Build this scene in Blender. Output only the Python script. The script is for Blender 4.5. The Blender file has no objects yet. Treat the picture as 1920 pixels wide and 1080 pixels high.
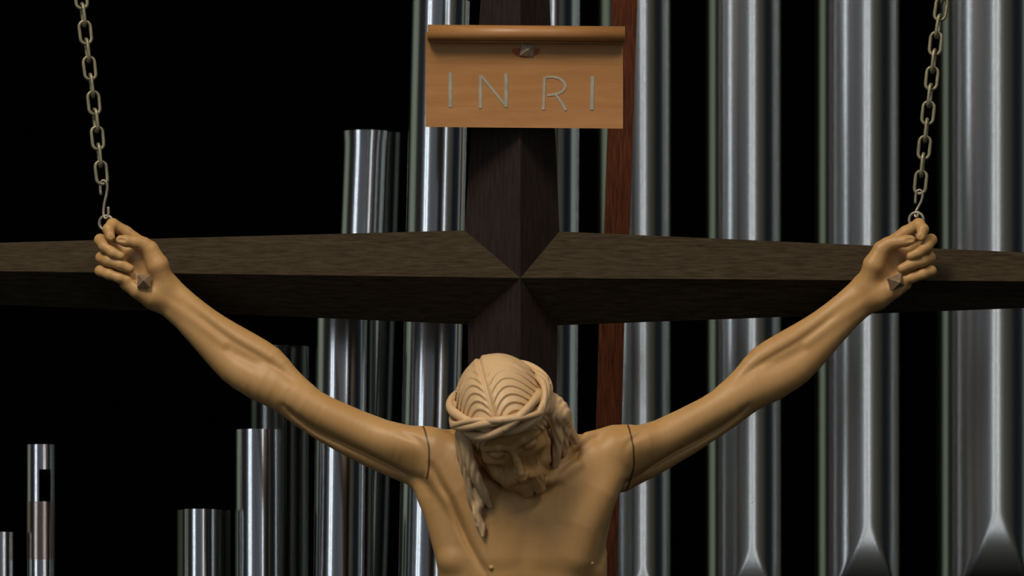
import bpy, bmesh, math, random
import numpy as np
from mathutils import Vector, Matrix
random.seed(7)
rng = np.random.default_rng(5)
sc = bpy.context.scene
COL = sc.collection

# ------------------------------------------------------------------ camera
DIST = 12.0
TILT = math.radians(4.0)
CAMLOC = np.array([0.0, -DIST * math.cos(TILT), -DIST * math.sin(TILT)])
cam = bpy.data.cameras.new('camera')
camo = bpy.data.objects.new('camera', cam)
COL.objects.link(camo)
camo.location = CAMLOC
camo.rotation_euler = (math.pi / 2 + TILT, 0, 0)
cam.sensor_width = 36.0
cam.lens = 36.0 * DIST / 1.92            # 1 pixel is about 1 mm at the cross
cam.clip_end = 200
cam.dof.use_dof = True
cam.dof.focus_distance = DIST - 0.12
cam.dof.aperture_fstop = 6.5
sc.camera = camo

# ------------------------------------------------------------------ colour management
sc.view_settings.view_transform = 'Standard'
sc.view_settings.look = 'None'
sc.view_settings.gamma = 1.0
sc.view_settings.exposure = 0.0
sc.view_settings.use_curve_mapping = False

# ------------------------------------------------------------------ world: the dim nave around the organ
wd = bpy.data.worlds.new('nave_light'); sc.world = wd; wd.use_nodes = True
nt = wd.node_tree; nt.nodes.clear()
def N(nt, t, **kw):
    n = nt.nodes.new(t)
    for k, v in kw.items(): setattr(n, k, v)
    return n
def math_node(nt, op, a, b=None, c=None, clamp=False):
    n = N(nt, 'ShaderNodeMath', operation=op); n.use_clamp = clamp
    for i, v in enumerate((a, b, c)):
        if v is None: continue
        if isinstance(v, (int, float)): n.inputs[i].default_value = v
        else: nt.links.new(v, n.inputs[i])
    return n.outputs[0]
tc = N(nt, 'ShaderNodeTexCoord'); sx = N(nt, 'ShaderNodeSeparateXYZ')
nt.links.new(tc.outputs['Generated'], sx.inputs[0])
az = math_node(nt, 'ARCTAN2', sx.outputs[0], math_node(nt, 'MULTIPLY', sx.outputs[1], -1.0))
fac = math_node(nt, 'MULTIPLY_ADD', az, 1 / (2 * math.pi), 0.5)
ramp = N(nt, 'ShaderNodeValToRGB'); nt.links.new(fac, ramp.inputs[0])
prof = [(-142, (0, 0, 0)), (-126, (.09, .105, .075)), (-114, (.19, .22, .165)), (-96, (.17, .19, .15)), (-86, (.02, .019, .015)), (-62, (.008, .008, .007)),
        (-50, (.09, .09, .10)), (-38, (.20, .20, .22)), (-26, (.085, .088, .095)), (-8, (.07, .076, .086)), (8, (.095, .10, .11)),
        (21, (.17, .17, .17)), (35, (.08, .078, .065)), (60, (.045, .042, .032)), (70, (.006, .007, .010)), (96, (.009, .012, .017)),
        (106, (.20, .225, .20)), (128, (.16, .18, .14)), (142, (.07, .08, .055)), (156, (0, 0, 0))]
els = ramp.color_ramp.elements
while len(els) > 1: els.remove(els[-1])
for i, (a, c) in enumerate(prof):
    e = els[0] if i == 0 else els.new((a + 180) / 360)
    e.position = (a + 180) / 360; e.color = (*c, 1)
zz = math_node(nt, 'SUBTRACT', sx.outputs[2], 0.12)
el = math_node(nt, 'EXPONENT', math_node(nt, 'MULTIPLY', math_node(nt, 'POWER', math_node(nt, 'ABSOLUTE', zz), 2.0), -5.0))
bg = N(nt, 'ShaderNodeBackground'); wo = N(nt, 'ShaderNodeOutputWorld')
nt.links.new(ramp.outputs[0], bg.inputs[0]); nt.links.new(math_node(nt, 'MULTIPLY', el, 0.9), bg.inputs[1])
nt.links.new(bg.outputs[0], wo.inputs[0])

# ------------------------------------------------------------------ lamps of the church, plus added fill and highlight strips
def area(name, loc, target, sx_, sy_, power, color):
    l = bpy.data.lights.new(name, 'AREA'); l.shape = 'RECTANGLE'; l.size = sx_; l.size_y = sy_
    l.energy = power; l.color = color
    o = bpy.data.objects.new(name, l); COL.objects.link(o); o.location = loc
    d = Vector(target) - Vector(loc); o.rotation_euler = d.to_track_quat('-Z', 'Y').to_euler()
    return o
area('ceiling_lamp', (-2.0, -3.6, 4.9), (0, 0, -0.2), 2.4, 2.0, 210, (1.0, .87, .72))
area('ceiling_lamp', (2.2, -3.4, 4.8), (0, 0, -0.2), 1.4, 1.2, 72, (1.0, .87, .74))
area('frontal_fill_lamp', (-2.8, -5.2, 5.6), (0, 0, -0.2), 1.6, 1.6, 120, (1.0, .86, .70))  # added frontal fill to lift the chest, no lamp known there
def strip(azd, dist, w, h, power, col):
    a = math.radians(azd)
    area('window_highlight_strip', (math.sin(a) * dist, 1.8 - math.cos(a) * dist, 1.6), (0, 1.8, 0.2), w, h, power, col)
strip(-41, 13, 0.40, 9.0, 54, (.84, .93, 1.0))
strip(-33, 13, 0.40, 9.0, 54, (.84, .93, 1.0))  # added twin of the strip above, widens and keeps pipe highlights
strip(21, 13, 0.40, 9.0, 38, (.92, .96, 1.0))
strip(31, 13, 0.40, 9.0, 41, (.92, .96, 1.0))  # added strip, restores a pipe highlight the head blocks

# ------------------------------------------------------------------ pixel -> place
ct, st = math.cos(TILT), math.sin(TILT)
def W(u, v, w=0.0):
    """photo-plane coordinates (mm) with depth w (mm, towards the viewer) -> world metres"""
    u = np.asarray(u, float); v = np.asarray(v, float); w = np.asarray(w, float)
    rx = (u - 960) / 1000.0; rz = (540 - v) / 1000.0
    dx, dy, dz = rx, DIST * ct - rz * st, DIST * st + rz * ct
    t = (-w / 1000.0 - CAMLOC[1]) / dy
    return np.stack([CAMLOC[0] + dx * t, CAMLOC[1] + dy * t + 0 * u, CAMLOC[2] + dz * t], -1)
def WV(u, v, w=0.0): return Vector(W(u, v, w).tolist())

# ------------------------------------------------------------------ object helpers
def tag(o, label=None, cat=None, group=None, kind=None):
    if label: o['label'] = label
    if cat: o['category'] = cat
    if group: o['group'] = group
    if kind: o['kind'] = kind
    return o
def empty(name, loc):
    o = bpy.data.objects.new(name, None); COL.objects.link(o); o.location = loc
    o.empty_display_size = 0.05
    return o
def obj(name, verts, faces, mat, parent=None, smooth=True, recalc=True):
    me = bpy.data.meshes.new(name)
    verts = np.asarray(verts, np.float32)
    if parent is not None:
        off = np.array(root_loc(parent), np.float32); verts = verts - off
    if isinstance(faces, np.ndarray):
        nf = len(faces)
        me.vertices.add(len(verts)); me.vertices.foreach_set('co', verts.ravel())
        me.loops.add(nf * 4); me.polygons.add(nf)
        me.loops.foreach_set('vertex_index', faces.astype(np.int32).ravel())
        me.polygons.foreach_set('loop_start', np.arange(0, nf * 4, 4, dtype=np.int32))
        me.update(calc_edges=True)
    else:
        me.from_pydata(verts.tolist(), [], [list(f) for f in faces])
        if recalc: bm = bmesh.new(); bm.from_mesh(me); bmesh.ops.recalc_face_normals(bm, faces=bm.faces); bm.to_mesh(me); bm.free()
    if smooth: me.polygons.foreach_set('use_smooth', np.ones(len(me.polygons), bool))
    me.materials.append(mat)
    o = bpy.data.objects.new(name, me); COL.objects.link(o)
    if parent is not None: o.parent = parent
    return o
def root_loc(p):
    v = Vector((0, 0, 0))
    while p is not None:
        v = v + p.location; p = p.parent
    return v
def tube_mesh(pts, rad, closed=False, seg=10, caps=True):
    P = [Vector(p) for p in pts]; n = len(P)
    R = rad if hasattr(rad, '__len__') else [rad] * n
    vs, fs = [], []
    tang = []
    for i in range(n):
        a = P[(i - 1) % n] if (closed or i > 0) else P[i]; b = P[(i + 1) % n] if (closed or i < n - 1) else P[i]
        tang.append((b - a).normalized())
    ref = Vector((0, 0, 1)) if abs(tang[0].z) < .9 else Vector((0, 1, 0))
    nrm = tang[0].cross(ref).normalized()
    for i in range(n):
        nrm = (nrm - tang[i] * nrm.dot(tang[i])).normalized()
        bn = tang[i].cross(nrm)
        for k in range(seg):
            a = 2 * math.pi * k / seg
            vs.append(P[i] + (nrm * math.cos(a) + bn * math.sin(a)) * R[i])
    m = n if closed else n - 1
    for i in range(m):
        j = (i + 1) % n
        for k in range(seg):
            fs.append((i * seg + k, i * seg + (k + 1) % seg, j * seg + (k + 1) % seg, j * seg + k))
    if caps and not closed:
        fs.append(tuple(range(seg))[::-1]); fs.append(tuple((n - 1) * seg + k for k in range(seg)))
    return [tuple(v) for v in vs], fs
def catmull(pts, sub=6):
    P = np.array(pts, float); out = []
    Q = np.vstack([2 * P[0] - P[1], P, 2 * P[-1] - P[-2]])
    for i in range(1, len(Q) - 2):
        for s in range(sub):
            t = s / sub
            out.append(0.5 * ((2 * Q[i]) + (-Q[i - 1] + Q[i + 1]) * t + (2 * Q[i - 1] - 5 * Q[i] + 4 * Q[i + 1] - Q[i + 2]) * t * t
                              + (-Q[i - 1] + 3 * Q[i] - 3 * Q[i + 1] + Q[i + 2]) * t ** 3))
    out.append(P[-1]); return np.array(out)

# ------------------------------------------------------------------ materials
def material(name):
    m = bpy.data.materials.new(name); m.use_nodes = True
    return m, m.node_tree, m.node_tree.nodes['Principled BSDF']
def wood(name, c1, c2, rough, scale, stretch, bump=0.1, spec=0.4, coat=0.0, lo=.35, hi=.68):
    m, nt, b = material(name)
    tc = N(nt, 'ShaderNodeTexCoord'); mp = N(nt, 'ShaderNodeMapping'); mp.inputs['Scale'].default_value = stretch
    nt.links.new(tc.outputs['Object'], mp.inputs[0])
    no = N(nt, 'ShaderNodeTexNoise'); no.inputs['Scale'].default_value = scale; no.inputs['Detail'].default_value = 6; no.inputs['Roughness'].default_value = .65
    no.inputs['Distortion'].default_value = .4
    nt.links.new(mp.outputs[0], no.inputs['Vector'])
    r = N(nt, 'ShaderNodeValToRGB'); r.color_ramp.elements[0].position = lo; r.color_ramp.elements[1].position = hi
    r.color_ramp.elements[0].color = (*c1, 1); r.color_ramp.elements[1].color = (*c2, 1)
    nt.links.new(no.outputs[0], r.inputs[0]); nt.links.new(r.outputs[0], b.inputs['Base Color'])
    bu = N(nt, 'ShaderNodeBump'); bu.inputs['Strength'].default_value = bump; bu.inputs['Distance'].default_value = .002
    nt.links.new(no.outputs[0], bu.inputs['Height']); nt.links.new(bu.outputs[0], b.inputs['Normal'])
    b.inputs['Roughness'].default_value = rough; b.inputs['Specular IOR Level'].default_value = spec
    b.inputs['Coat Weight'].default_value = coat; b.inputs['Coat Roughness'].default_value = .25
    return m
M_beam = wood('dark_stained_oak_along', (.025, .0185, .0108), (.054, .042, .025), .6, 26, (1.0, 6, 9), .25, .04)
M_post_up = wood('dark_stained_oak_upright', (.017, .0115, .0105), (.032, .022, .020), .6, 26, (9, 6, .7), .25, .10)
M_brown = wood('red_brown_oak', (.018, .004, .0018), (.12, .034, .011), .55, 30, (24, 10, .5), .3, .1, 0, .38, .62)
M_sign = wood('limewood_board', (.315, .146, .044), (.385, .188, .063), .42, 9, (.8, 2, 5), .05, .45)
M_black = wood('shade_black_organ_case', (.0008, .0007, .0006), (.0014, .001, .001), .95, 6, (1, 1, 1), 0, 0)  # darkness of the unlit organ interior put into the colour
M_letter = wood('pale_letter_paint', (.27, .25, .195), (.36, .335, .27), .6, 60, (1, 1, 1), .1, .3)
M_nail = wood('dull_wood_nail', (.16, .10, .055), (.27, .185, .115), .42, 90, (1, 1, 1), .25, .5)
M_nail_sign = wood('brightened_sign_nail', (.26, .20, .14), (.42, .34, .25), .32, 90, (1, 1, 1), .2, .6)  # colour lightened to offset the shade under the scroll roll
M_inside = wood('shade_dark_pipe_inside', (.002, .002, .002), (.004, .004, .004), .9, 30, (1, 1, 1), 0, 0)  # dark of the hollow pipe put into the colour
M_burn = wood('burnt_wood_ring', (.20, .045, .012), (.30, .08, .022), .55, 60, (1, 1, 1), .1, .3)

def statue_mat(name, c1, c2, c3, seams=False):
    m, nt, b = material(name)
    tc = N(nt, 'ShaderNodeTexCoord'); mp = N(nt, 'ShaderNodeMapping'); mp.inputs['Scale'].default_value = (1.6, 1.6, .8)
    geo = N(nt, 'ShaderNodeNewGeometry')
    nt.links.new(geo.outputs['Position'], mp.inputs[0])
    no = N(nt, 'ShaderNodeTexNoise'); no.inputs['Scale'].default_value = 7; no.inputs['Detail'].default_value = 5
    nt.links.new(mp.outputs[0], no.inputs['Vector'])
    r = N(nt, 'ShaderNodeValToRGB'); r.color_ramp.elements[0].position = .3; r.color_ramp.elements[1].position = .7
    r.color_ramp.elements[0].color = (*c1, 1); r.color_ramp.elements[1].color = (*c2, 1)
    nt.links.new(no.outputs[0], r.inputs[0])
    mp2 = N(nt, 'ShaderNodeMapping'); mp2.inputs['Scale'].default_value = (20, 20, 2.5); nt.links.new(geo.outputs['Position'], mp2.inputs[0])
    n2 = N(nt, 'ShaderNodeTexNoise'); n2.inputs['Scale'].default_value = 5; n2.inputs['Detail'].default_value = 4; nt.links.new(mp2.outputs[0], n2.inputs['Vector'])
    mx = N(nt, 'ShaderNodeMixRGB'); mx.inputs[2].default_value = (*c3, 1)
    nt.links.new(math_node(nt, 'MULTIPLY', n2.outputs[0], .45), mx.inputs[0]); nt.links.new(r.outputs[0], mx.inputs[1])
    last = mx.outputs[0]
    if seams:
        s = N(nt, 'ShaderNodeSeparateXYZ'); nt.links.new(geo.outputs['Position'], s.inputs[0])
        n3 = N(nt, 'ShaderNodeTexNoise'); n3.inputs['Scale'].default_value = 14; nt.links.new(geo.outputs['Position'], n3.inputs['Vector'])
        wob = math_node(nt, 'MULTIPLY', math_node(nt, 'SUBTRACT', n3.outputs[0], .5), .008)
        for (x0, z0, a, zt, zb) in seams:
            dz = math_node(nt, 'SUBTRACT', s.outputs[2], z0)
            xc = math_node(nt, 'MULTIPLY_ADD', math_node(nt, 'POWER', math_node(nt, 'ABSOLUTE', dz), 2.0), a, x0)
            d = math_node(nt, 'ABSOLUTE', math_node(nt, 'SUBTRACT', math_node(nt, 'ADD', s.outputs[0], wob), xc))
            line = math_node(nt, 'SUBTRACT', 1.0, math_node(nt, 'DIVIDE', d, .0026), clamp=True)
            line = math_node(nt, 'POWER', line, .6)
            line = math_node(nt, 'MULTIPLY', line, math_node(nt, 'LESS_THAN', s.outputs[2], zt))
            line = math_node(nt, 'MULTIPLY', line, math_node(nt, 'GREATER_THAN', s.outputs[2], zb))
            mm = N(nt, 'ShaderNodeMixRGB'); mm.inputs[2].default_value = (.035, .016, .008, 1)
            nt.links.new(line, mm.inputs[0]); nt.links.new(last, mm.inputs[1]); last = mm.outputs[0]
    nt.links.new(last, b.inputs['Base Color'])
    bu = N(nt, 'ShaderNodeBump'); bu.inputs['Strength'].default_value = .12; bu.inputs['Distance'].default_value = .002
    nt.links.new(n2.outputs[0], bu.inputs['Height']); nt.links.new(bu.outputs[0], b.inputs['Normal'])
    b.inputs['Roughness'].default_value = .47; b.inputs['Specular IOR Level'].default_value = .42
    return m
M_skin = statue_mat('carved_limewood', (.445, .255, .092), (.52, .315, .124), (.40, .215, .070),
                    seams=[(-.1515, -.330, -3.6, -.20, -.368), (.2245, -.325, -3.6, -.20, -.385)])
M_hair = statue_mat('carved_limewood_pale', (.61, .42, .225), (.70, .50, .285), (.54, .355, .175))

def metal(name, col, rough, bscale, bstr, streak=True, metallic=1.0):
    m, nt, b = material(name)
    geo = N(nt, 'ShaderNodeTexCoord')
    mp = N(nt, 'ShaderNodeMapping'); mp.inputs['Scale'].default_value = (1, 1, .22); nt.links.new(geo.outputs['Object'], mp.inputs[0])
    no = N(nt, 'ShaderNodeTexNoise'); no.inputs['Scale'].default_value = bscale; no.inputs['Detail'].default_value = 2
    nt.links.new(mp.outputs[0], no.inputs['Vector'])
    bu = N(nt, 'ShaderNodeBump'); bu.inputs['Strength'].default_value = bstr; bu.inputs['Distance'].default_value = .01
    nt.links.new(no.outputs[0], bu.inputs['Height']); nt.links.new(bu.outputs[0], b.inputs['Normal'])
    r = N(nt, 'ShaderNodeValToRGB'); r.color_ramp.elements[0].color = (*[c * .85 for c in col], 1); r.color_ramp.elements[1].color = (*col, 1)
    mp2 = N(nt, 'ShaderNodeMapping'); mp2.inputs['Scale'].default_value = (30, 30, 1.2); nt.links.new(geo.outputs['Object'], mp2.inputs[0])
    n2 = N(nt, 'ShaderNodeTexNoise'); n2.inputs['Scale'].default_value = 4; n2.inputs['Detail'].default_value = 4; nt.links.new(mp2.outputs[0], n2.inputs['Vector'])
    nt.links.new(n2.outputs[0], r.inputs[0]); nt.links.new(r.outputs[0], b.inputs['Base Color'])
    b.inputs['Metallic'].default_value = metallic; b.inputs['Roughness'].default_value = rough
    return m
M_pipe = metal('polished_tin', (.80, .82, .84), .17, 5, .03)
M_pipe_far = metal('dull_tin', (.66, .67, .66), .215, 5, .04)
M_pipe_rear = metal('shade_dark_rear_pipe', (.17, .18, .165), .2, 5, .02)  # shade behind the front row put into the metal's colour
M_pipe_mottled = metal('mottled_reflection_metal', (.55, .44, .40), .22, 16, .08)  # reddish mirrored tone put into the colour of the slotted pipe's band
M_chain = metal('galvanised_chain', (.31, .29, .19), .5, 200, .2, metallic=.65)
M_hook = metal('grey_steel_wire', (.33, .30, .24), .45, 200, .1, metallic=.7)

FW = 16.0      # the figure stands this much proud of its drawing depth
# ------------------------------------------------------------------ SDF toolkit (sculpting)
f32 = np.float32
def smin(a, b, k):
    h = np.maximum(k - np.abs(a - b), 0) / k
    return np.minimum(a, b) - h * h * k * 0.25
def smax(a, b, k): return -smin(-a, -b, k)
def cap(P, a, b, ra, rb):
    a = np.array(a, f32); ab = np.array(b, f32) - a
    q = P - a; L = float(ab @ ab) + 1e-6
    t = np.clip(q @ ab / L, 0, 1)
    d = q - t[:, None] * ab
    return np.sqrt(np.einsum('ij,ij->i', d, d)) - (ra + t * (rb - ra))
def ell(P, c, r):
    q = (P - np.array(c, f32)); r = np.array(r, f32)
    k0 = np.sqrt(np.einsum('ij,ij->i', q / r, q / r)); k1 = np.sqrt(np.einsum('ij,ij->i', q / (r * r), q / (r * r))) + 1e-9
    return k0 * (k0 - 1.0) / k1
def crease(P, pts, sigma, amp, wmin=120.0):
    """carved line seen from the front: pushes the surface in along a polyline (u, v, strength)"""
    Q = P.copy(); Q[:, 2] = 0
    A = catmull([(p[0], p[1], p[2]) for p in pts], 3)
    best = np.full(len(P), 1e3, f32); am = np.zeros(len(P), f32)
    for i in range(len(A) - 1):
        a = np.array([A[i][0], A[i][1], 0], f32); ab = np.array([A[i + 1][0], A[i + 1][1], 0], f32) - a
        q = Q - a; t = np.clip(q @ ab / (ab @ ab + 1e-6), 0, 1); d = q - t[:, None] * ab; d = np.sqrt((d * d).sum(1))
        m = d < best; best[m] = d[m]; am[m] = (A[i][2] + t * (A[i + 1][2] - A[i][2]))[m]
    return (np.exp(-(best / sigma) ** 2) * am * amp * np.clip((P[:, 2] - wmin) / 15, 0, 1)).astype(f32)
def chain(P, pts, k=0.0, smooth=False, sub=3):
    """pts rows: u,v,w,r"""
    A = catmull(pts, sub) if smooth else np.array(pts, float)
    d = None
    for i in range(len(A) - 1):
        c = cap(P, A[i][:3], A[i + 1][:3], A[i][3], A[i + 1][3])
        d = c if d is None else (smin(d, c, k) if k > 0 else np.minimum(d, c))
    return d
def surface_nets(sdf, lo, hi, h, margin=1.5, B=24, pad=0):
    lo = np.array(lo, float); hi = np.array(hi, float)
    nb = np.ceil((hi - lo) / (h * B)).astype(int)
    idx = np.stack(np.meshgrid(*[np.arange(n) for n in nb], indexing='ij'), -1).reshape(-1, 3)
    ctr = (lo + (idx + .5) * B * h).astype(f32)
    dc = sdf(ctr)
    act = idx[np.abs(dc) < B * h * .5 * 1.75 * margin + 4 + pad]
    dims = nb * B + 2
    def gid(i): return (i[..., 0].astype(np.int64) * dims[1] + i[..., 1]) * dims[2] + i[..., 2]
    loc = np.stack(np.meshgrid(*[np.arange(B + 1)] * 3, indexing='ij'), -1)
    cid, cpos = [], []; eid = [[], [], []]; esg = [[], [], []]
    for b in act:
        g = loc + b * B
        P = (lo + g.reshape(-1, 3) * h).astype(f32)
        D = sdf(P).reshape(B + 1, B + 1, B + 1).astype(float)
        S = D < 0
        if S.all() or not S.any(): continue
        acc = np.zeros((B, B, B, 3)); cnt = np.zeros((B, B, B))
        for ax in range(3):
            sl0 = [slice(None)] * 3; sl1 = [slice(None)] * 3
            sl0[ax] = slice(0, B); sl1[ax] = slice(1, B + 1)
            d0, d1 = D[tuple(sl0)], D[tuple(sl1)]
            cr = (d0 < 0) != (d1 < 0)
            t = np.where(cr, d0 / np.where(cr, d0 - d1, 1), 0)
            o = [a for a in range(3) if a != ax]
            for da in (0, 1):
                for db in (0, 1):
                    s = [slice(None)] * 3; s[o[0]] = slice(da, da + B); s[o[1]] = slice(db, db + B)
                    c = cr[tuple(s)]; tt = t[tuple(s)]
                    off = np.zeros((B, B, B, 3)); off[..., ax] = tt; off[..., o[0]] = da; off[..., o[1]] = db
                    acc += off * c[..., None]; cnt += c
            s = [slice(0, B)] * 3
            c = cr[tuple(s)]
            ii = np.argwhere(c)
            if len(ii):
                eid[ax].append(ii + b * B); esg[ax].append(d0[tuple(s)][c] < 0)
        ii = np.argwhere(cnt > 0)
        p = acc[tuple(ii.T)] / cnt[tuple(ii.T)][:, None] + ii + b * B
        cid.append(gid(ii + b * B)); cpos.append(lo + p * h)
    cid = np.concatenate(cid); cpos = np.concatenate(cpos)
    od = np.argsort(cid); cid = cid[od]; cpos = cpos[od]
    quads = []
    for ax in range(3):
        if not eid[ax]: continue
        E = np.concatenate(eid[ax]); sg = np.concatenate(esg[ax])
        o = [(ax + 1) % 3, (ax + 2) % 3]
        e0 = np.zeros(3, int); e0[o[0]] = 1; e1 = np.zeros(3, int); e1[o[1]] = 1
        cells = [E - e0 - e1, E - e1, E, E - e0]
        vid = []; ok = np.ones(len(E), bool)
        for c in cells:
            ok &= (c >= 0).all(1)
            g = gid(c); k = np.clip(np.searchsorted(cid, g), 0, len(cid) - 1); ok &= cid[k] == g; vid.append(k)
        q = np.stack(vid, 1)
        q = np.where(sg[:, None], q, q[:, ::-1])
        quads.append(q[ok])
    return cpos, np.concatenate(quads)
def sdf_object(name, sdf, lo, hi, h, mat, parent, **kw):
    it = kw.pop('smooth', 0)
    v, q = surface_nets(sdf, lo, hi, h, **kw)
    if it:
        e = np.concatenate([q[:, [0, 1]], q[:, [1, 2]], q[:, [2, 3]], q[:, [3, 0]]])
        cnt = np.bincount(e[:, 0], minlength=len(v))[:, None] + 1e-9
        for k in range(it):
            lam = (.5, -.52)[k % 2]
            acc = np.stack([np.bincount(e[:, 0], weights=v[e[:, 1], c], minlength=len(v)) for c in range(3)], 1) / cnt
            v = v + lam * (acc - v)
    # (u, v, w) is left-handed once v points down, so the winding is already outward after mapping
    o = obj(name, W(v[:, 0], v[:, 1], v[:, 2] + FW), q[:, ::-1], mat, parent)
    return o

# ------------------------------------------------------------------ head frame
HC = np.array([944.0, 774.0, 287.0]); HS = 1.05
def rot(ax, d):
    c, s = math.cos(math.radians(d)), math.sin(math.radians(d))
    return {'x': np.array([[1, 0, 0], [0, c, -s], [0, s, c]]), 'y': np.array([[c, 0, s], [0, 1, 0], [-s, 0, c]]),
            'z': np.array([[c, -s, 0], [s, c, 0], [0, 0, 1]])}[ax]
HR = rot('z', 19) @ rot('x', 39) @ rot('y', -3)
def to_head(P):
    q = (P - HC.astype(f32)) / f32(HS); q[:, 1] = -q[:, 1]
    return q @ HR.astype(f32)
def from_head(p):
    q = np.asarray(p, float) @ HR.T
    q = q * np.array([1, -1, 1]) * HS; return q + HC

def mir(P):
    Q = P.copy(); Q[:, 0] = -Q[:, 0]; return Q

# ------------------------------------------------------------------ sculpture: arm with hand (viewer's left)
CH = chain
def fore_sdf(P):
    low = CH(P, [(297, 558, 86, 20), (345, 598, 92, 22), (405, 656, 100, 29), (440, 688, 108, 33), (476, 710, 118, 35), (510, 727, 128, 31), (545, 748, 134, 24), (580, 772, 138, 14)], smooth=True, sub=2)
    up = CH(P, [(316, 536, 86, 21), (352, 570, 92, 22), (392, 603, 98, 24), (430, 630, 104, 27), (467, 653, 112, 29), (507, 676, 122, 27), (538, 703, 130, 21), (572, 733, 138, 15)], smooth=True, sub=2)
    mid = CH(P, [(305, 547, 80, 25), (376, 611, 86, 27), (452, 672, 98, 33), (518, 716, 120, 34), (552, 742, 132, 29), (590, 766, 138, 22)])
    fore = smin(smin(low, up, 9), mid, 8)
    ten = CH(P, [(290, 545, 102, 5), (352, 592, 109, 5.5), (420, 645, 122, 5)])
    fore = smin(fore, ten, 14)
    ten2 = CH(P, [(303, 535, 103, 4), (372, 590, 108, 4)])
    fore = smin(fore, ten2, 12)
    return fore
def uparm_sdf(P):
    bic = CH(P, [(505, 708, 124, 20), (545, 738, 136, 27), (575, 757, 142, 30), (610, 776, 146, 33), (665, 802, 152, 35), (715, 824, 158, 38), (760, 840, 163, 43), (800, 850, 166, 48)])
    tri = CH(P, [(490, 728, 116, 18), (526, 747, 124, 21), (560, 779, 130, 19), (600, 806, 134, 19), (645, 831, 138, 20), (700, 857, 142, 22), (745, 876, 146, 23), (800, 896, 150, 24)])
    delt = CH(P, [(700, 815, 168, 20), (750, 828, 180, 30), (815, 842, 190, 38)])
    return smin(smin(bic, tri, 5), delt, 10)
def hand_sdf(P):
    # palm
    palm = None
    for a, b, ra, rb in [((303, 545, 84), (262, 462, 80), 26, 15), ((300, 548, 82), (244, 474, 74), 25, 15), ((296, 552, 82), (240, 493, 72), 25, 15),
                         ((291, 555, 84), (238, 513, 74), 23, 16), ((288, 554, 92), (240, 530, 90), 22, 16)]:
        c = cap(P, a, b, ra, rb); palm = c if palm is None else smin(palm, c, 12)
    thenar = CH(P, [(306, 530, 96, 20), (295, 497, 104, 21), (281, 468, 104, 16), (262, 455, 108, 13)], k=4)
    hypo = CH(P, [(282, 556, 98, 17), (258, 545, 102, 14), (240, 530, 98, 12)], k=4)
    palm = smin(smin(palm, thenar, 9), hypo, 10)
    hollow = ell(P, (257, 507, 112), (15, 20, 16))
    palm = smax(palm, -hollow, 8)
    thumb = CH(P, [(270, 458, 106, 13), (253, 454, 112, 11.5), (236, 452, 117, 10.5), (226, 450, 119, 9)], k=5)
    index = CH(P, [(262, 455, 78, 13), (236, 436, 82, 12), (211, 421, 92, 11.5), (203, 430, 106, 10.5), (207, 444, 113, 9)], k=4)
    middle = CH(P, [(240, 472, 74, 13), (206, 457, 70, 11.5), (188, 450, 84, 11), (196, 462, 102, 10.5), (212, 474, 112, 9.5), (226, 480, 114, 8.5)], k=4)
    ring = CH(P, [(238, 492, 74, 13), (206, 486, 72, 11.5), (190, 483, 86, 10.5), (204, 489, 101, 11), (226, 496, 108, 10.5), (243, 504, 110, 9)], k=4)
    pinky = CH(P, [(238, 512, 76, 13), (206, 510, 76, 11), (188, 508, 88, 10), (204, 514, 100, 10), (224, 521, 104, 9.5), (238, 524, 104, 8.5)], k=4)
    fingers = np.minimum(np.minimum(index, middle), np.minimum(ring, pinky))
    hand = smin(palm, fingers, 6)
    return smin(hand, thumb, 5)
def arm_sdf(P):
    arm = smin(guarded(P, fore_sdf, ((265, 500, 60), (600, 790, 170))), guarded(P, uparm_sdf, ((500, 715, 95), (860, 930, 235))), 22)
    d = smin(arm, guarded(P, hand_sdf, ((170, 395, 55), (335, 590, 135))), 16)
    m = (P[:, 0] > 330) & (np.abs(d) < 18)
    if m.any():
        Q = P[m]
        c = crease(Q, [(532, 760, .3), (560, 785, .9), (598, 812, 1), (645, 833, 1), (690, 853, 1), (745, 880, 1), (797, 905, .9), (825, 918, .3)], 4.5, 4.5, 80)
        c = c + crease(Q, [(345, 566, .2), (392, 607, .8), (440, 642, 1), (485, 668, 1), (520, 690, .9), (548, 715, .3)], 7, 3.5, 70)
        c = c + crease(Q, [(735, 806, 0), (760, 815, .8), (785, 828, .8), (800, 850, 0)], 7, 3, 80)
        d[m] += c
    # nails of thumb and index
    d = smax(d, -cap(P, (232, 450, 131), (224, 449, 129.5), 4.4, 4.4), 2)
    d = smax(d, -cap(P, (207, 438, 124.5), (208, 446, 123.5), 3.6, 3.6), 2)
    return d
def mirror_s(u): return np.interp(u, [1100, 1180, 1260, 1340, 1950], [1972, 1967, 1948, 1935, 1933]).astype(f32)
def arm_r_sdf(P):
    Q = P.copy(); Q[:, 0] = mirror_s(P[:, 0]) - P[:, 0]
    return arm_sdf(Q)
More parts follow.
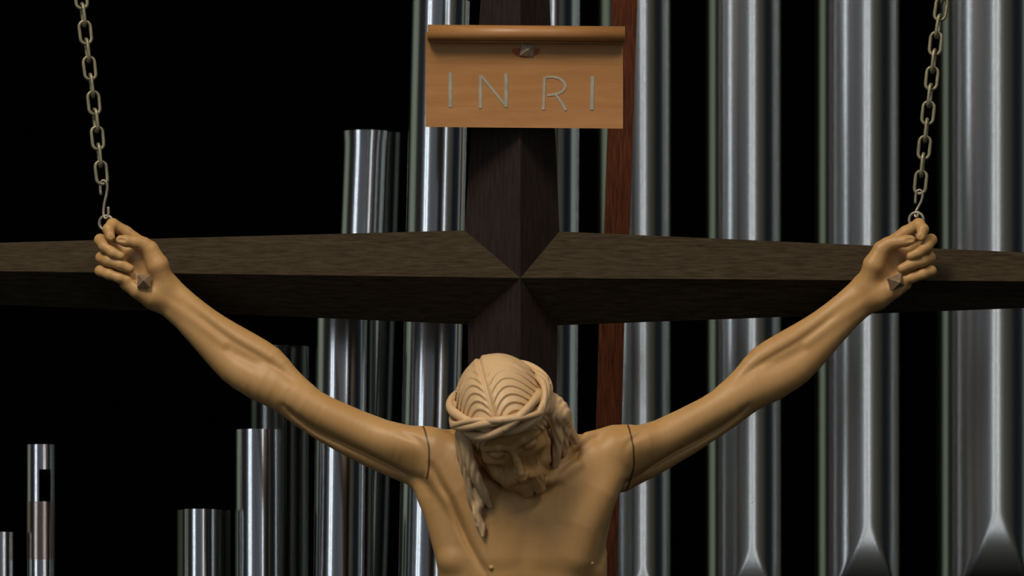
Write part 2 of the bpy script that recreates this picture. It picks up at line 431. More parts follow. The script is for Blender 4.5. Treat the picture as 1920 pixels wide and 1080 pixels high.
# torso
TV = np.array([780, 820, 850, 880, 915, 935, 960, 1012, 1046, 1080, 1180, 1260, 1400, 1560])
TL = np.array([905, 850, 820, 800, 789, 791, 800, 813, 820, 826, 842, 842, 820, 835])
TR = np.array([1030, 1066, 1110, 1150, 1166, 1163, 1156, 1145, 1139, 1138, 1122, 1120, 1142, 1130])
TB = np.array([60, 68, 76, 84, 90, 93, 96, 100, 100, 98, 86, 82, 92, 85])
def torso_sdf(P):
    l = np.interp(P[:, 1], TV, TL); r = np.interp(P[:, 1], TV, TR); b = np.interp(P[:, 1], TV, TB)
    c = (l + r) / 2; a = (r - l) / 2
    x = (P[:, 0] - c) / a; z = (P[:, 2] - 158) / b
    rr = (np.abs(x) ** 2.3 + np.abs(z) ** 2.3) ** (1 / 2.3)
    d = (rr - 1) * b * .93
    d = smax(d, 800 - P[:, 1], 30)
    d = smax(d, P[:, 1] - 1540, 30)
    return d.astype(f32)
def body_trunk(P):
    t = torso_sdf(P)
    girdle = CH(P, [(790, 850, 160, 44), (850, 852, 165, 46), (975, 880, 170, 60), (1095, 862, 165, 46), (1135, 852, 163, 47), (1172, 850, 160, 47)])
    t = smin(t, girdle, 30)
    # pectoral plates, leaving the side of the ribcage recessed
    pl = CH(P, [(822, 872, 190, 38), (865, 925, 206, 42), (905, 985, 212, 44), (925, 1040, 210, 44)])
    pl = smin(pl, CH(P, [(850, 860, 195, 38), (915, 910, 215, 40), (955, 975, 220, 42), (960, 1040, 214, 42)]), 26)
    pr = CH(P, [(1145, 868, 190, 40), (1118, 925, 206, 44), (1088, 985, 212, 46), (1072, 1040, 210, 46)])
    pr = smin(pr, CH(P, [(1112, 860, 195, 38), (1060, 910, 215, 40), (1020, 975, 220, 42), (1015, 1040, 214, 42)]), 26)
    t = smin(t, pl, 8); t = smin(t, pr, 12)
    # lines carved between chest and side
    m = np.abs(t) < 18
    if m.any():
        Q = P[m]; c = 0
        c = c + crease(Q, [(803, 862, 0), (812, 878, .7), (828, 910, 1), (846, 940, 1), (871, 1003, 1), (890, 1040, .8), (908, 1072, .5), (915, 1100, 0)], 7.5, 7)
        c = c + crease(Q, [(1172, 905, .6), (1158, 940, .8), (1147, 980, .9), (1136, 1020, .8), (1124, 1060, .5)], 7, 5)
        c = c + crease(Q, [(980, 985, 0), (981, 1020, .6), (982, 1080, .8), (983, 1140, .6)], 14, 3)
        c = c + crease(Q, [(1060, 905, 0), (1030, 922, .8), (1005, 948, .3)], 9, 3)
        c = c + crease(Q, [(1088, 830, .4), (1083, 850, 1), (1078, 872, .6), (1066, 890, 0)], 6, 6)
        c = c + crease(Q, [(1108, 812, .5), (1130, 808, .7), (1160, 812, .3)], 5, 3)
        c = c + crease(Q, [(870, 1092, 0), (905, 1110, 1), (950, 1112, .8), (980, 1100, .5), (1020, 1112, .8), (1075, 1105, 1), (1115, 1085, .3)], 10, 6)
        t[m] += c
    # lat and ribs at the side
    t = smin(t, CH(P, [(795, 905, 165, 18), (822, 960, 185, 22), (845, 1040, 195, 24), (860, 1100, 190, 24)]), 22)
    t = smin(t, ell(P, (852, 1052, 214), (20, 14, 14)), 22)
    # clavicles
    t = smin(t, CH(P, [(1075, 838, 226, 6), (1100, 818, 208, 8), (1150, 806, 186, 8), (1176, 808, 176, 8)]), 16)
    t = smin(t, CH(P, [(1010, 905, 256, 7), (1050, 895, 250, 8), (1082, 872, 240, 7)]), 14)
    t = smin(t, CH(P, [(862, 846, 224, 6), (838, 826, 206, 8), (800, 812, 186, 8)]), 16)
    t = smin(t, CH(P, [(1070, 820, 214, 8), (1060, 862, 232, 8), (1030, 900, 252, 8)]), 8)
    # nipples
    t = smin(t, ell(P, (921, 1065, 253), (3, 3, 4)), 4)
    t = smin(t, ell(P, (1111, 1056, 251), (3, 3, 4)), 4)
    # neck
    t = smin(t, CH(P, [(965, 800, 245, 56), (985, 870, 195, 62)]), 22)
    return t
def face_sdf(P):
    p = to_head(P); m = p.copy(); m[:, 0] = np.abs(m[:, 0])
    d = ell(p, (0, 8, -6), (73, 84, 95))
    d = smin(d, ell(p, (0, 10, 30), (62, 60, 57)), 14)
    d = smin(d, ell(p, (0, -42, 32), (56, 66, 50)), 16)
    d = smin(d, cap(m, (40, -58, 18), (14, -106, 62), 20, 17), 16)
    d = smin(d, ell(m, (38, -44, 58), (20, 15, 18)), 14)
    d = smax(d, -ell(m, (30, -20, 98), (18, 11, 19)), 11)       # eye sockets
    d = smax(d, -ell(m, (42, -76, 68), (12, 20, 13)), 18)       # hollow cheek
    d = smin(d, cap(m, (6, -12, 85), (24, -5, 86), 5, 5.5), 7)   # brow
    d = smin(d, cap(m, (24, -5, 86), (50, -12, 68), 5.5, 5), 7)
    d = smin(d, ell(m, (29, -23, 74), (15, 11, 13)), 3)         # closed lids
    d = smax(d, -CH(m, [(14, -13.5, 86, 2.0), (22, -12, 89, 2.6), (32, -12, 88, 2.6), (44, -15.5, 81, 1.8)]), 2.0)
    d = smax(d, -ell(m, (14.5, -23, 86), (3.2, 3.5, 5)), 2)
    d = smax(d, -CH(m, [(17, -28, 87, 1.2), (24, -31.5, 87, 2.0), (32, -32, 86, 2.0), (42, -28, 81, 1.3)]), 1.6)
    # nose
    d = smin(d, CH(p, [(0, -12, 84, 6), (0, -36, 94, 6), (0, -60, 105, 7), (0, -70, 107, 7.5)], k=3), 7)
    d = smin(d, ell(m, (9, -70, 96), (5.5, 6, 9)), 5)
    d = smax(d, -ell(m, (5.5, -78, 101), (3.8, 3.5, 7)), 2)
    # muzzle, moustache, lips, beard
    d = smin(d, ell(p, (0, -88, 62), (30, 24, 27)), 14)
    d = smin(d, CH(m, [(2, -82, 90, 4), (14, -87, 87, 5), (26, -96, 76, 5.5), (33, -108, 64, 5)], k=3), 9)
    d = smax(d, -CH(m, [(0, -89, 94, 2.4), (8, -89.5, 92, 2.2), (16, -92, 87, 1.6)]), 1.8)
    d = smin(d, CH(m, [(0, -94, 88, 3.2), (9, -94.5, 84, 3)], k=2), 4)
    d = smax(d, -ell(p, (0, -102, 94), (11, 3, 6)), 6)
    mb = p.copy(); mb[:, 0] = np.abs(p[:, 0] - 6 - np.clip(-p[:, 1] - 100, 0, 30) * .12)
    bd = cap(mb, (12, -106, 72), (11, -129, 76), 14, 11)
    bd = smin(bd, ell(p, (3, -106, 62), (32, 24, 24)), 10)
    bd = smin(bd, CH(m, [(55, -36, 28, 9), (53, -62, 38, 12), (42, -88, 50, 14), (22, -110, 62, 14)], k=4), 10)
    d = smin(d, bd, 6)
    d = smax(d, -cap(p, (9, -126, 92), (10, -142, 88), 3, 4.5), 4)
    # fine carved beard locks
    near = np.abs(d) < 6
    if near.any():
        q = m[near]
        wgt = np.clip((-q[:, 1] - 84) / 14, 0, 1) * np.clip((q[:, 2] - 10) / 30, 0, 1)
        d[near] += (np.sin(q[:, 0] * .75 + np.sin(q[:, 1] * .12) * 1.5) * .45 * wgt).astype(f32)
    return d
def bb(P, lo, hi):
    q = np.maximum(np.maximum(np.array(lo, f32) - P, P - np.array(hi, f32)), 0)
    return np.sqrt(np.einsum('ij,ij->i', q, q))
BL = ((170, 400, 45), (850, 935, 235)); BR = ((1110, 400, 45), (1765, 935, 235)); BT = ((770, 780, 55), (1190, 1560, 275)); BH = ((840, 655, 170), (1050, 960, 400))
def guarded(P, fn, box, R=70):
    d = bb(P, *box) + 30
    m = d < R + 30
    if m.any():
        d = d.copy(); d[m] = fn(P[m])
    return d.astype(f32)
def body_sdf(P):
    d = guarded(P, body_trunk, BT)
    d = smin(d, guarded(P, arm_sdf, BL), 14)
    d = smin(d, guarded(P, arm_r_sdf, BR), 14)
    d = smin(d, guarded(P, face_sdf, BH), 5)
    return d

# ------------------------------------------------------------------ hair
def hair_sdf(P):
    p = to_head(P)
    d = ell(p, (0, 9, -8), (81, 92, 102))
    s = p[:, 2] * .69 - p[:, 1] * .72                             # runs from the back of the crown down to the forehead
    x = p[:, 0] + 13.0
    part = np.where(x > 0, x, -x)
    tt = np.clip(part / np.where(x > 0, 88.0, 66.0), 0, 1)
    bow = 36 * np.sin(tt ** .85 * math.pi) - 14 * tt ** 2
    phs = (s + bow + np.where(x > 0, 0, 6)) / 15.5
    fr = phs - np.floor(phs)
    ridge = np.where(fr < .72, fr / .72, (1 - fr) / .28)
    fade = np.clip(part / 7 - .3, 0, 1)
    d = d - ((ridge - .5) * 3.2 * fade * np.clip((s + 92) / 40, .15, 1)).astype(f32)
    d = d + (2.6 * np.exp(-(x / 3.0) ** 2)).astype(f32) - (1.6 * np.exp(-((part - 8) / 5.0) ** 2)).astype(f32)
    # open in front of the face and at the nape
    d = smax(d, -ell(p, (0, -62, 76), (61, 96, 84)), 6)
    d = smax(d, -(p[:, 1] + 62), 10)
    # side curtains in front of the ears (head frame)
    c = CH(p, [(-70, 30, 30, 13), (-70, -5, 26, 15), (-66, -40, 18, 15), (-62, -75, 8, 14)], k=6)
    c = np.minimum(c, CH(p, [(70, 30, 24, 14), (74, -5, 14, 16), (70, -40, 6, 16)], k=6))
    d = smin(d, c, 6)
    # loose locks (photo frame)
    L = CH(P, [(872, 812, 322, 13), (876, 850, 312, 12), (889, 888, 300, 11), (906, 922, 282, 9), (918, 948, 262, 6)], smooth=True)
    L = smin(L, CH(P, [(864, 815, 302, 12), (869, 855, 288, 12), (879, 895, 276, 11), (884, 930, 262, 10), (892, 958, 250, 8)], smooth=True), 2)
    L = smin(L, CH(P, [(892, 918, 270, 8), (900, 940, 268, 9), (894, 962, 265, 8), (903, 985, 263, 7), (905, 1004, 262, 4)], smooth=True), 3)
    L = smin(L, CH(P, [(880, 905, 262, 7), (890, 945, 262, 6), (897, 985, 262, 5)], smooth=True), 2)
    d = smin(d, L, 4)
    Rr = ell(P, (1042, 778, 268), (29, 25, 34))
    Rr = smin(Rr, CH(P, [(1024, 745, 275, 16), (1048, 765, 270, 17), (1058, 795, 262, 14), (1054, 830, 246, 12), (1060, 862, 222, 9)], smooth=True), 3)
    Rr = smin(Rr, CH(P, [(1052, 780, 246, 14), (1066, 805, 238, 12), (1075, 826, 224, 11), (1070, 858, 205, 8)], smooth=True), 2)
    Rr = smin(Rr, CH(P, [(1040, 790, 282, 12), (1046, 822, 272, 10), (1042, 856, 256, 9), (1040, 890, 236, 6)], smooth=True), 2)
    d = smin(d, Rr, 4)
    near = np.abs(d) < 8
    if near.any():
        q = P[near]; pp = p[near]
        wgt = np.clip((-pp[:, 1] + 5) / 20, 0, 1)
        wv = np.sin((q[:, 0] + 6 * np.sin(q[:, 1] * .05)) * .55 + q[:, 2] * .2)
        d[near] += (wv * .7 * wgt).astype(f32)
    return d

# ================================================================== SETTING
def box_world(name, lo, hi, mat, **kw):
    x0, y0, z0 = lo; x1, y1, z1 = hi
    v = [(x, y, z) for x in (x0, x1) for y in (y0, y1) for z in (z0, z1)]
    f = [(0, 1, 3, 2), (4, 6, 7, 5), (0, 4, 5, 1), (2, 3, 7, 6), (0, 2, 6, 4), (1, 5, 7, 3)]
    o = obj(name, v, f, mat, kw.get('parent'), smooth=False); return o
bw = box_world('wall_back', (-3.4, 5.0, -3.0), (3.4, 5.2, 5), M_black); tag(bw, kind='structure')
fl = box_world('floor', (-5, -1.2, -3.1), (5, 5.2, -3.0), M_black); tag(fl, kind='structure')

# ================================================================== CROSS
cross = empty('hanging_cross', WV(976, 521, 0))
tag(cross, 'large dark stained wooden cross with mitred joint, hanging behind the carved figure', 'cross')
RW = 84.0      # ridge height in mm
BK = -38.0
def beam(name, rows, mat):
    """rows: list of (edgeA(u,v), ridge(u,v,w), edgeB(u,v)); builds a bevelled beam with a flat back"""
    vs, fs = [], []
    for (a, r, b) in rows:
        vs += [W(a[0], a[1], 0), W(*r), W(b[0], b[1], 0), W(b[0], b[1], BK), W(a[0], a[1], BK)]
    n = len(rows)
    for i in range(n - 1):
        for k in range(5):
            fs.append((i * 5 + k, i * 5 + (k + 1) % 5, (i + 1) * 5 + (k + 1) % 5, (i + 1) * 5 + k))
    fs.append((0, 1, 2, 3, 4)); fs.append(tuple((n - 1) * 5 + k for k in range(5)))
    return obj(name, vs, fs, mat, cross, smooth=False)
# corners of the crossing
TLc, TRc, BLc, BRc, CC = (871, 432), (1049, 434), (877, 608), (1045, 610), (976, 521)
# each arm of the cross ends in a mitred point at the centre
def arm_piece(name, A, B, EA, ER, EB, rw, mat):
    # A,B: inner corners; E*: outer end points; wedge to CC
    vs = [W(A[0], A[1], 0), W(CC[0], CC[1], RW), W(B[0], B[1], 0), W(B[0], B[1], BK), W(A[0], A[1], BK),
          W(EA[0], EA[1], 0), W(ER[0], ER[1], rw), W(EB[0], EB[1], 0), W(EB[0], EB[1], BK), W(EA[0], EA[1], BK), W(CC[0], CC[1], BK)]
    fs = [(0, 5, 6, 1), (1, 6, 7, 2), (2, 7, 8, 3), (4, 9, 5, 0), (3, 8, 9, 4), (5, 9, 8, 7, 6), (0, 1, 10, 4), (1, 2, 3, 10), (3, 4, 10)]
    return obj(name, vs, fs, mat, cross, smooth=False)
arm_piece('crossbeam_arm', BLc, TLc, (-260, 560), (-260, 505), (-260, 462), 52, M_beam)
arm_piece('crossbeam_arm', TRc, BRc, (2180, 485), (2180, 529), (2180, 568), 52, M_beam)
arm_piece('upright_arm', TLc, TRc, (918, -240), (976, -240), (1020, -240), 58, M_post_up)
arm_piece('upright_foot', BRc, BLc, (1036, 1500), (976, 1500), (890, 1500), 74, M_post_up)

# screw eyes that take the chains (seated in the top edge of the crossbeam)
def ring_pts(c, r, n, axis):
    c = Vector(c); a = Vector(axis[0]).normalized(); b = Vector(axis[1]).normalized()
    return [c + a * math.cos(2 * math.pi * k / n) * r + b * math.sin(2 * math.pi * k / n) * r for k in range(n)]
EYES = [(199, 418, 12, 451), (1718, 412, 12, 462)]
for (u, v, w, vt) in EYES:
    c = WV(u, v, w)
    vs, fs = tube_mesh(ring_pts(c, .0135, 28, ((1, -.25, 0), (0, 0, 1))), .003, closed=True)
    v2, f2 = tube_mesh([WV(u, v + 13, w - 14 * 0), WV(u, vt + 6, w - 20)], .003)
    fs += [tuple(i + len(vs) for i in f) for f in f2]; vs += v2
    tag(obj('screw_eye', vs, fs, M_hook, cross), 'grey wire screw eye')

# ================================================================== CHAINS
def link_mesh(c, d, side, wire=.0033, L=.0215, Wd=.0105):
    """one oval link: centre c, long direction d, half width direction side"""
    d = d.normalized(); side = (side - d * side.dot(d)).normalized(); pts = []
    n = 8; straight = L - Wd
    for k in range(n + 1):
        a = math.pi * k / n; pts.append(c + d * (straight + math.sin(a) * Wd) + side * math.cos(a) * Wd)
    for k in range(n + 1):
        a = math.pi * k / n; pts.append(c - d * (straight + math.sin(a) * Wd) - side * math.cos(a) * Wd)
    return tube_mesh(pts, wire, closed=True, seg=10)
def make_chain(face_centres, label, hook_pts, yaw):
    A = np.array(face_centres, float)
    root = empty('hanging_chain', WV(*A[-1][:2], 8)); tag(root, label, 'chain', 'steel chains carrying the cross')
    cen = []
    # extend above the frame
    stepv = A[0] - A[1]
    ext = [A[0] + stepv * k for k in (3, 2, 1)]
    A = np.vstack([ext, A])
    for i in range(len(A) - 1):
        cen.append((A[i], True)); cen.append(((A[i] + A[i + 1]) / 2, False))
    cen.append((A[-1], True))
    for i, (c, face) in enumerate(cen):
        nb = cen[i + 1][0] if i + 1 < len(cen) else cen[i - 1][0] * -1 + 2 * c
        d = WV(c[0], c[1], 8) - WV(nb[0], nb[1], 8)
        a = math.radians(yaw if face else yaw + 90) + random.uniform(-.12, .12)
        s = Vector((math.cos(a), math.sin(a), 0))
        vs, fs = link_mesh(WV(c[0], c[1], 8), d, s)
        obj('chain_link', vs, fs, M_chain, root)
    hp = catmull(hook_pts, 5)
    vs, fs = tube_mesh([WV(*p) for p in hp], .0027, seg=10)
    tag(obj('s_hook', vs, fs, M_hook, root), 'thin bent wire hook at the chain end')
    return root
make_chain([(152, -5), (160, 61), (168, 128), (176, 193), (183, 259), (190, 324)],
           'left steel chain hanging against black, hooked above the left hand',
           [(189, 366, 8), (188, 348, 8), (191, 340, 9), (196, 339, 10), (201, 346, 10), (200, 362, 9), (196, 380, 9), (194, 396, 10), (195, 406, 12), (199, 410, 14), (203, 404, 14), (203, 388, 13)], 15)
make_chain([(1764, 17), (1754, 82), (1747, 147), (1740, 212), (1733, 277), (1726, 342)],
           'right steel chain hanging in front of grey organ pipes above the right hand',
           [(1716, 382, 8), (1717, 366, 8), (1720, 358, 9), (1726, 357, 10), (1730, 364, 10), (1727, 378, 9), (1720, 391, 9), (1716, 400, 10), (1716, 406, 12), (1720, 406, 14), (1722, 396, 13)], -10)

# ================================================================== SIGN
sign = empty('inscription_board', WV(984, 240, 60))
tag(sign, 'pale wooden scroll board lettered INRI nailed to the top of the dark cross', 'sign')
SF = 15.0
def rm(u, v):      # slight rotation of the board about its upper left corner
    return u, v + (u - 798) * .0085
def extr(profile, u0, u1, mat, name, parent, bulge=None, closed=True, nseg=2, smooth=True):
    vs, fs = [], []; n = len(profile)
    for i in range(nseg + 1):
        u = u0 + (u1 - u0) * i / nseg
        for (v, w) in profile:
            uu, vv = rm(u, v); vs.append(W(uu, vv, w))
    for i in range(nseg):
        for k in range(n if closed else n - 1):
            fs.append((i * n + k, i * n + (k + 1) % n, (i + 1) * n + (k + 1) % n, (i + 1) * n + k))
    fs.append(tuple(range(n))[::-1]); fs.append(tuple(nseg * n + k for k in range(n)))
    return obj(name, vs, fs, mat, parent, smooth=smooth)
# board, slightly curved forward at the foot
front = [(60, 89), (90, 85), (120, 83.5), (160, 84), (200, 86), (238, 90)]
back = [(238, 82), (200, 78), (160, 76), (120, 75.5), (90, 77), (60, 80)]
bd = extr(front + back, 798, 1168, M_sign, 'board', sign, smooth=False)
# rolled top: a spiral tube open at its ends
sp = []
for k in range(40):
    a = k / 39 * 3.35 * math.pi; r = 17.5 - 7.5 * k / 39
    sp.append((61.5 - math.cos(a) * 0 + r * math.sin(a + math.pi * .55), 103 + r * math.cos(a + math.pi * .55)))
inner = []
for k in range(39, -1, -1):
    a = k / 39 * 3.35 * math.pi; r = 17.5 - 7.5 * k / 39 - 3.2
    inner.append((61.5 + r * math.sin(a + math.pi * .55), 103 + r * math.cos(a + math.pi * .55)))
def spiral():
    vs, fs = [], []; P = sp; Q = inner[::-1]; n = len(P)
    for u in (802, 1172):
        for (v, w) in P: vs.append(W(*rm(u, v), w))
        for (v, w) in Q: vs.append(W(*rm(u, v), w))
    m = 2 * n
    for k in range(n - 1):
        fs.append((k, k + 1, m + k + 1, m + k)); fs.append((n + k, n + k + 1, m + n + k + 1, m + n + k))
        fs.append((k, k + 1, n + k + 1, n + k)); fs.append((m + k, m + k + 1, m + n + k + 1, m + n + k))
    fs.append((0, n, m + n, m)); fs.append((n - 1, m - 1, m + m - 1, m + n - 1))
    o = obj('scroll_roll', vs, fs, M_sign, sign)
    return o
spiral()
# burnt ring + letters
def lathe_disc(cu, cv, w, ru, rv, name, mat, parent, th=1.2):
    vs, fs = [], []; n = 32
    for (s, ww) in ((1.0, w), (.85, w + th), (0.0, w + th)):
        for k in range(n):
            a = 2 * math.pi * k / n; vs.append(W(cu + math.cos(a) * ru * s, cv + math.sin(a) * rv * s, ww))
    for j in range(2):
        for k in range(n): fs.append((j * n + k, j * n + (k + 1) % n, (j + 1) * n + (k + 1) % n, (j + 1) * n + k))
    return obj(name, vs, fs, mat, parent)
tag(lathe_disc(986, 94, 84, 29, 14.5, 'nail_ring', M_burn, sign), 'dark reddish oval around the nail')
def stroke_mesh(lines):
    vs, fs = [], []
    for pts in lines:
        n = len(pts); base = len(vs)
        for i, (u, v, h) in enumerate(pts):
            a = pts[max(i - 1, 0)]; b = pts[min(i + 1, n - 1)]
            du, dv = b[0] - a[0], b[1] - a[1]; L = math.hypot(du, dv); nx, ny = -dv / L, du / L
            wf = float(np.interp(v, [60, 90, 120, 160, 200, 238], [89, 85, 83.5, 84, 86, 90]))
            for s, ww in ((-1, wf - .6), (-.7, wf + 1.0), (.7, wf + 1.0), (1, wf - .6)):
                vs.append(W(u + nx * h * 1.12 * s, v + ny * h * 1.12 * s, ww))
        for i in range(n - 1):
            for k in range(3): fs.append((base + i * 4 + k, base + i * 4 + k + 1, base + (i + 1) * 4 + k + 1, base + (i + 1) * 4 + k))
            fs.append((base + i * 4 + 3, base + i * 4, base + (i + 1) * 4, base + (i + 1) * 4 + 3))
        fs.append(tuple(base + k for k in range(4))); fs.append(tuple(base + (n - 1) * 4 + k for k in range(4)))
    return vs, fs
def bar(u0, v0, u1, v1, h, n=5): return [(u0 + (u1 - u0) * i / n, v0 + (v1 - v0) * i / n, h) for i in range(n + 1)]
bowl = [(1020, 146, 2.0), (1034, 144.5, 2.2), (1048, 147, 2.5), (1057, 154, 2.8), (1060, 162, 3.0), (1056, 170, 2.8), (1046, 176, 2.4), (1034, 178, 2.2), (1026, 179, 2.0)]
bowl = [tuple(p) for p in catmull(bowl, 4)]
LET = [[bar(844.5, 136, 844.5, 201, 3.6)],
       [bar(901, 141, 901, 203, 3.2), bar(902, 142, 947, 197, 2.7), bar(949, 138, 949, 201, 3.6)],
       [bar(1021, 145, 1019, 206, 2.8), bowl, [(1042, 178, 2.2), (1050, 188, 2.8), (1056, 198, 3.0), (1061, 207, 2.6)]],
       [bar(1111, 143, 1110, 206, 3.8)]]
for l, nm in zip(LET, ('letter_i', 'letter_n', 'letter_r', 'letter_i')):
    vs, fs = stroke_mesh(l); obj(nm, vs, fs, M_letter, sign, smooth=False)

# ================================================================== NAILS
def nail(cu, cv, w, size, h, axis, spin, label, group, shaft, elong=1.0, mat=None):
    mat = mat or M_nail
    """pyramid-headed nail: head centre, pyramid height h along axis (u,v,w)"""
    r = empty('wooden_nail', WV(cu, cv, w)); tag(r, label, 'nail', group)
    ax = np.array(axis, float); ax /= np.linalg.norm(ax)
    t = np.array([math.cos(spin), math.sin(spin), 0]); t -= ax * (t @ ax); t /= np.linalg.norm(t); b = np.cross(ax, t)
    c = np.array([cu, cv, w], float)
    P = [c + (t * s1 + b * s2 * elong) * size for s1, s2 in ((-1, -1), (1, -1), (1, 1), (-1, 1))]
    bk = [p - ax * 4 for p in P]; tp = c + ax * h
    vs = [W(*p) for p in P] + [W(*p) for p in bk] + [W(*tp)]
    fs = [(0, 1, 8), (1, 2, 8), (2, 3, 8), (3, 0, 8), (0, 1, 5, 4), (1, 2, 6, 5), (2, 3, 7, 6), (3, 0, 4, 7), (4, 5, 6, 7)]
    obj('nail_head', vs, fs, mat, r, smooth=False)
    Q = [c + (t * s1 + b * s2) * size * .38 - ax * 3 for s1, s2 in ((-1, -1), (1, -1), (1, 1), (-1, 1))]
    Q2 = [c + (t * s1 + b * s2) * size * .12 - ax * shaft for s1, s2 in ((-1, -1), (1, -1), (1, 1), (-1, 1))]
    vs = [W(*p) for p in Q + Q2]
    obj('nail_shaft', vs, [(0, 1, 2, 3), (4, 5, 6, 7), (0, 1, 5, 4), (1, 2, 6, 5), (2, 3, 7, 6), (3, 0, 4, 7)], mat, r, smooth=False)
nail(270, 527, 138, 12.5, 11, (-.12, -.12, 1), .04, 'brown pyramid-headed nail through the palm of the left hand in the picture', 'nails through the palms', 70)
nail(1681, 529, 137, 15.5, 12, (.55, .10, .8), -.25, 'brown pyramid-headed nail seen from its side through the right hand in the picture', 'nails through the palms', 70, .8)
nail(989, 93, 87, 13.0, 11, (.1, .05, 1), .12, 'small pale pyramid-headed nail holding the lettered scroll board', None, 40, 1.0, M_nail_sign)

# ================================================================== FIGURE
fig = empty('carved_crucified_figure', WV(976, 1500, 150))
tag(fig, 'carved pale wooden crucified figure with bowed bearded head and outstretched arms nailed to dark cross', 'statue')
sdf_object('body', body_sdf, (160, 395, 30), (1780, 1560, 410), 1.6, M_skin, fig, smooth=10)
sdf_object('hair', hair_sdf, (835, 640, 160), (1095, 1020, 400), 1.25, M_hair, fig)
crown = empty('crown_of_thorns', (0, 0, 0)); crown.parent = fig
crown.location = Vector(W(*from_head((0, 36, 0)))) - fig.location
def ring_path(phase, turns, ro, y0, tilt, n=120, wob=0):
    out = []
    for k in range(n):
        a = 2 * math.pi * k / n
        h = phase + turns * a
        rx, rz = 84.5 + ro * math.cos(h), 101 + ro * math.cos(h)
        y = y0 + ro * 1.7 * math.sin(h) + tilt * math.cos(a) + wob * math.sin(3 * a + phase)
        out.append((math.sin(a) * rx, y, math.cos(a) * rz - 6))
    return out
for (ph, tn, ro, y0, ti, r0, wob) in [(0.2, 2, 8.0, 26, 20, 8.2, 2), (2.3, 2, 8.0, 26, 20, 7.8, 1), (4.4, 2, 8.0, 26, 20, 8.2, 2), (1.2, -2, 10, 28, 19, 6.6, 2), (3.6, 3, 10.5, 26, 20, 6.0, 3)]:
    pts = ring_path(ph, tn, ro, y0, ti, wob=wob)
    Pw = [Vector(W(*(from_head(p) + [0, 0, FW])).tolist()) for p in pts]
    R = [(r0 + .7 * math.sin(k * .37 + ph)) / 1000 for k in range(len(pts))]
    vs, fs = tube_mesh(Pw, R, closed=True, seg=14)
    obj('branch', vs, fs, M_hair, crown)
for (a, y, L, dy) in [(80, 40, 16, 12), (-70, 38, 12, 6), (100, 30, 12, 8)]:
    ar = math.radians(a)
    p0 = np.array([math.sin(ar) * 88, y - 8, math.cos(ar) * 100 - 6]); p1 = p0 + np.array([math.sin(ar) * L * .7, dy, math.cos(ar) * L * .5])
    vs, fs = tube_mesh([Vector(W(*(from_head(p0 + (p1 - p0) * t) + [0, 0, FW])).tolist()) for t in (0, .4, .8, 1)], [.007, .006, .0035, .001], seg=10)
    obj('thorn', vs, fs, M_hair, crown)

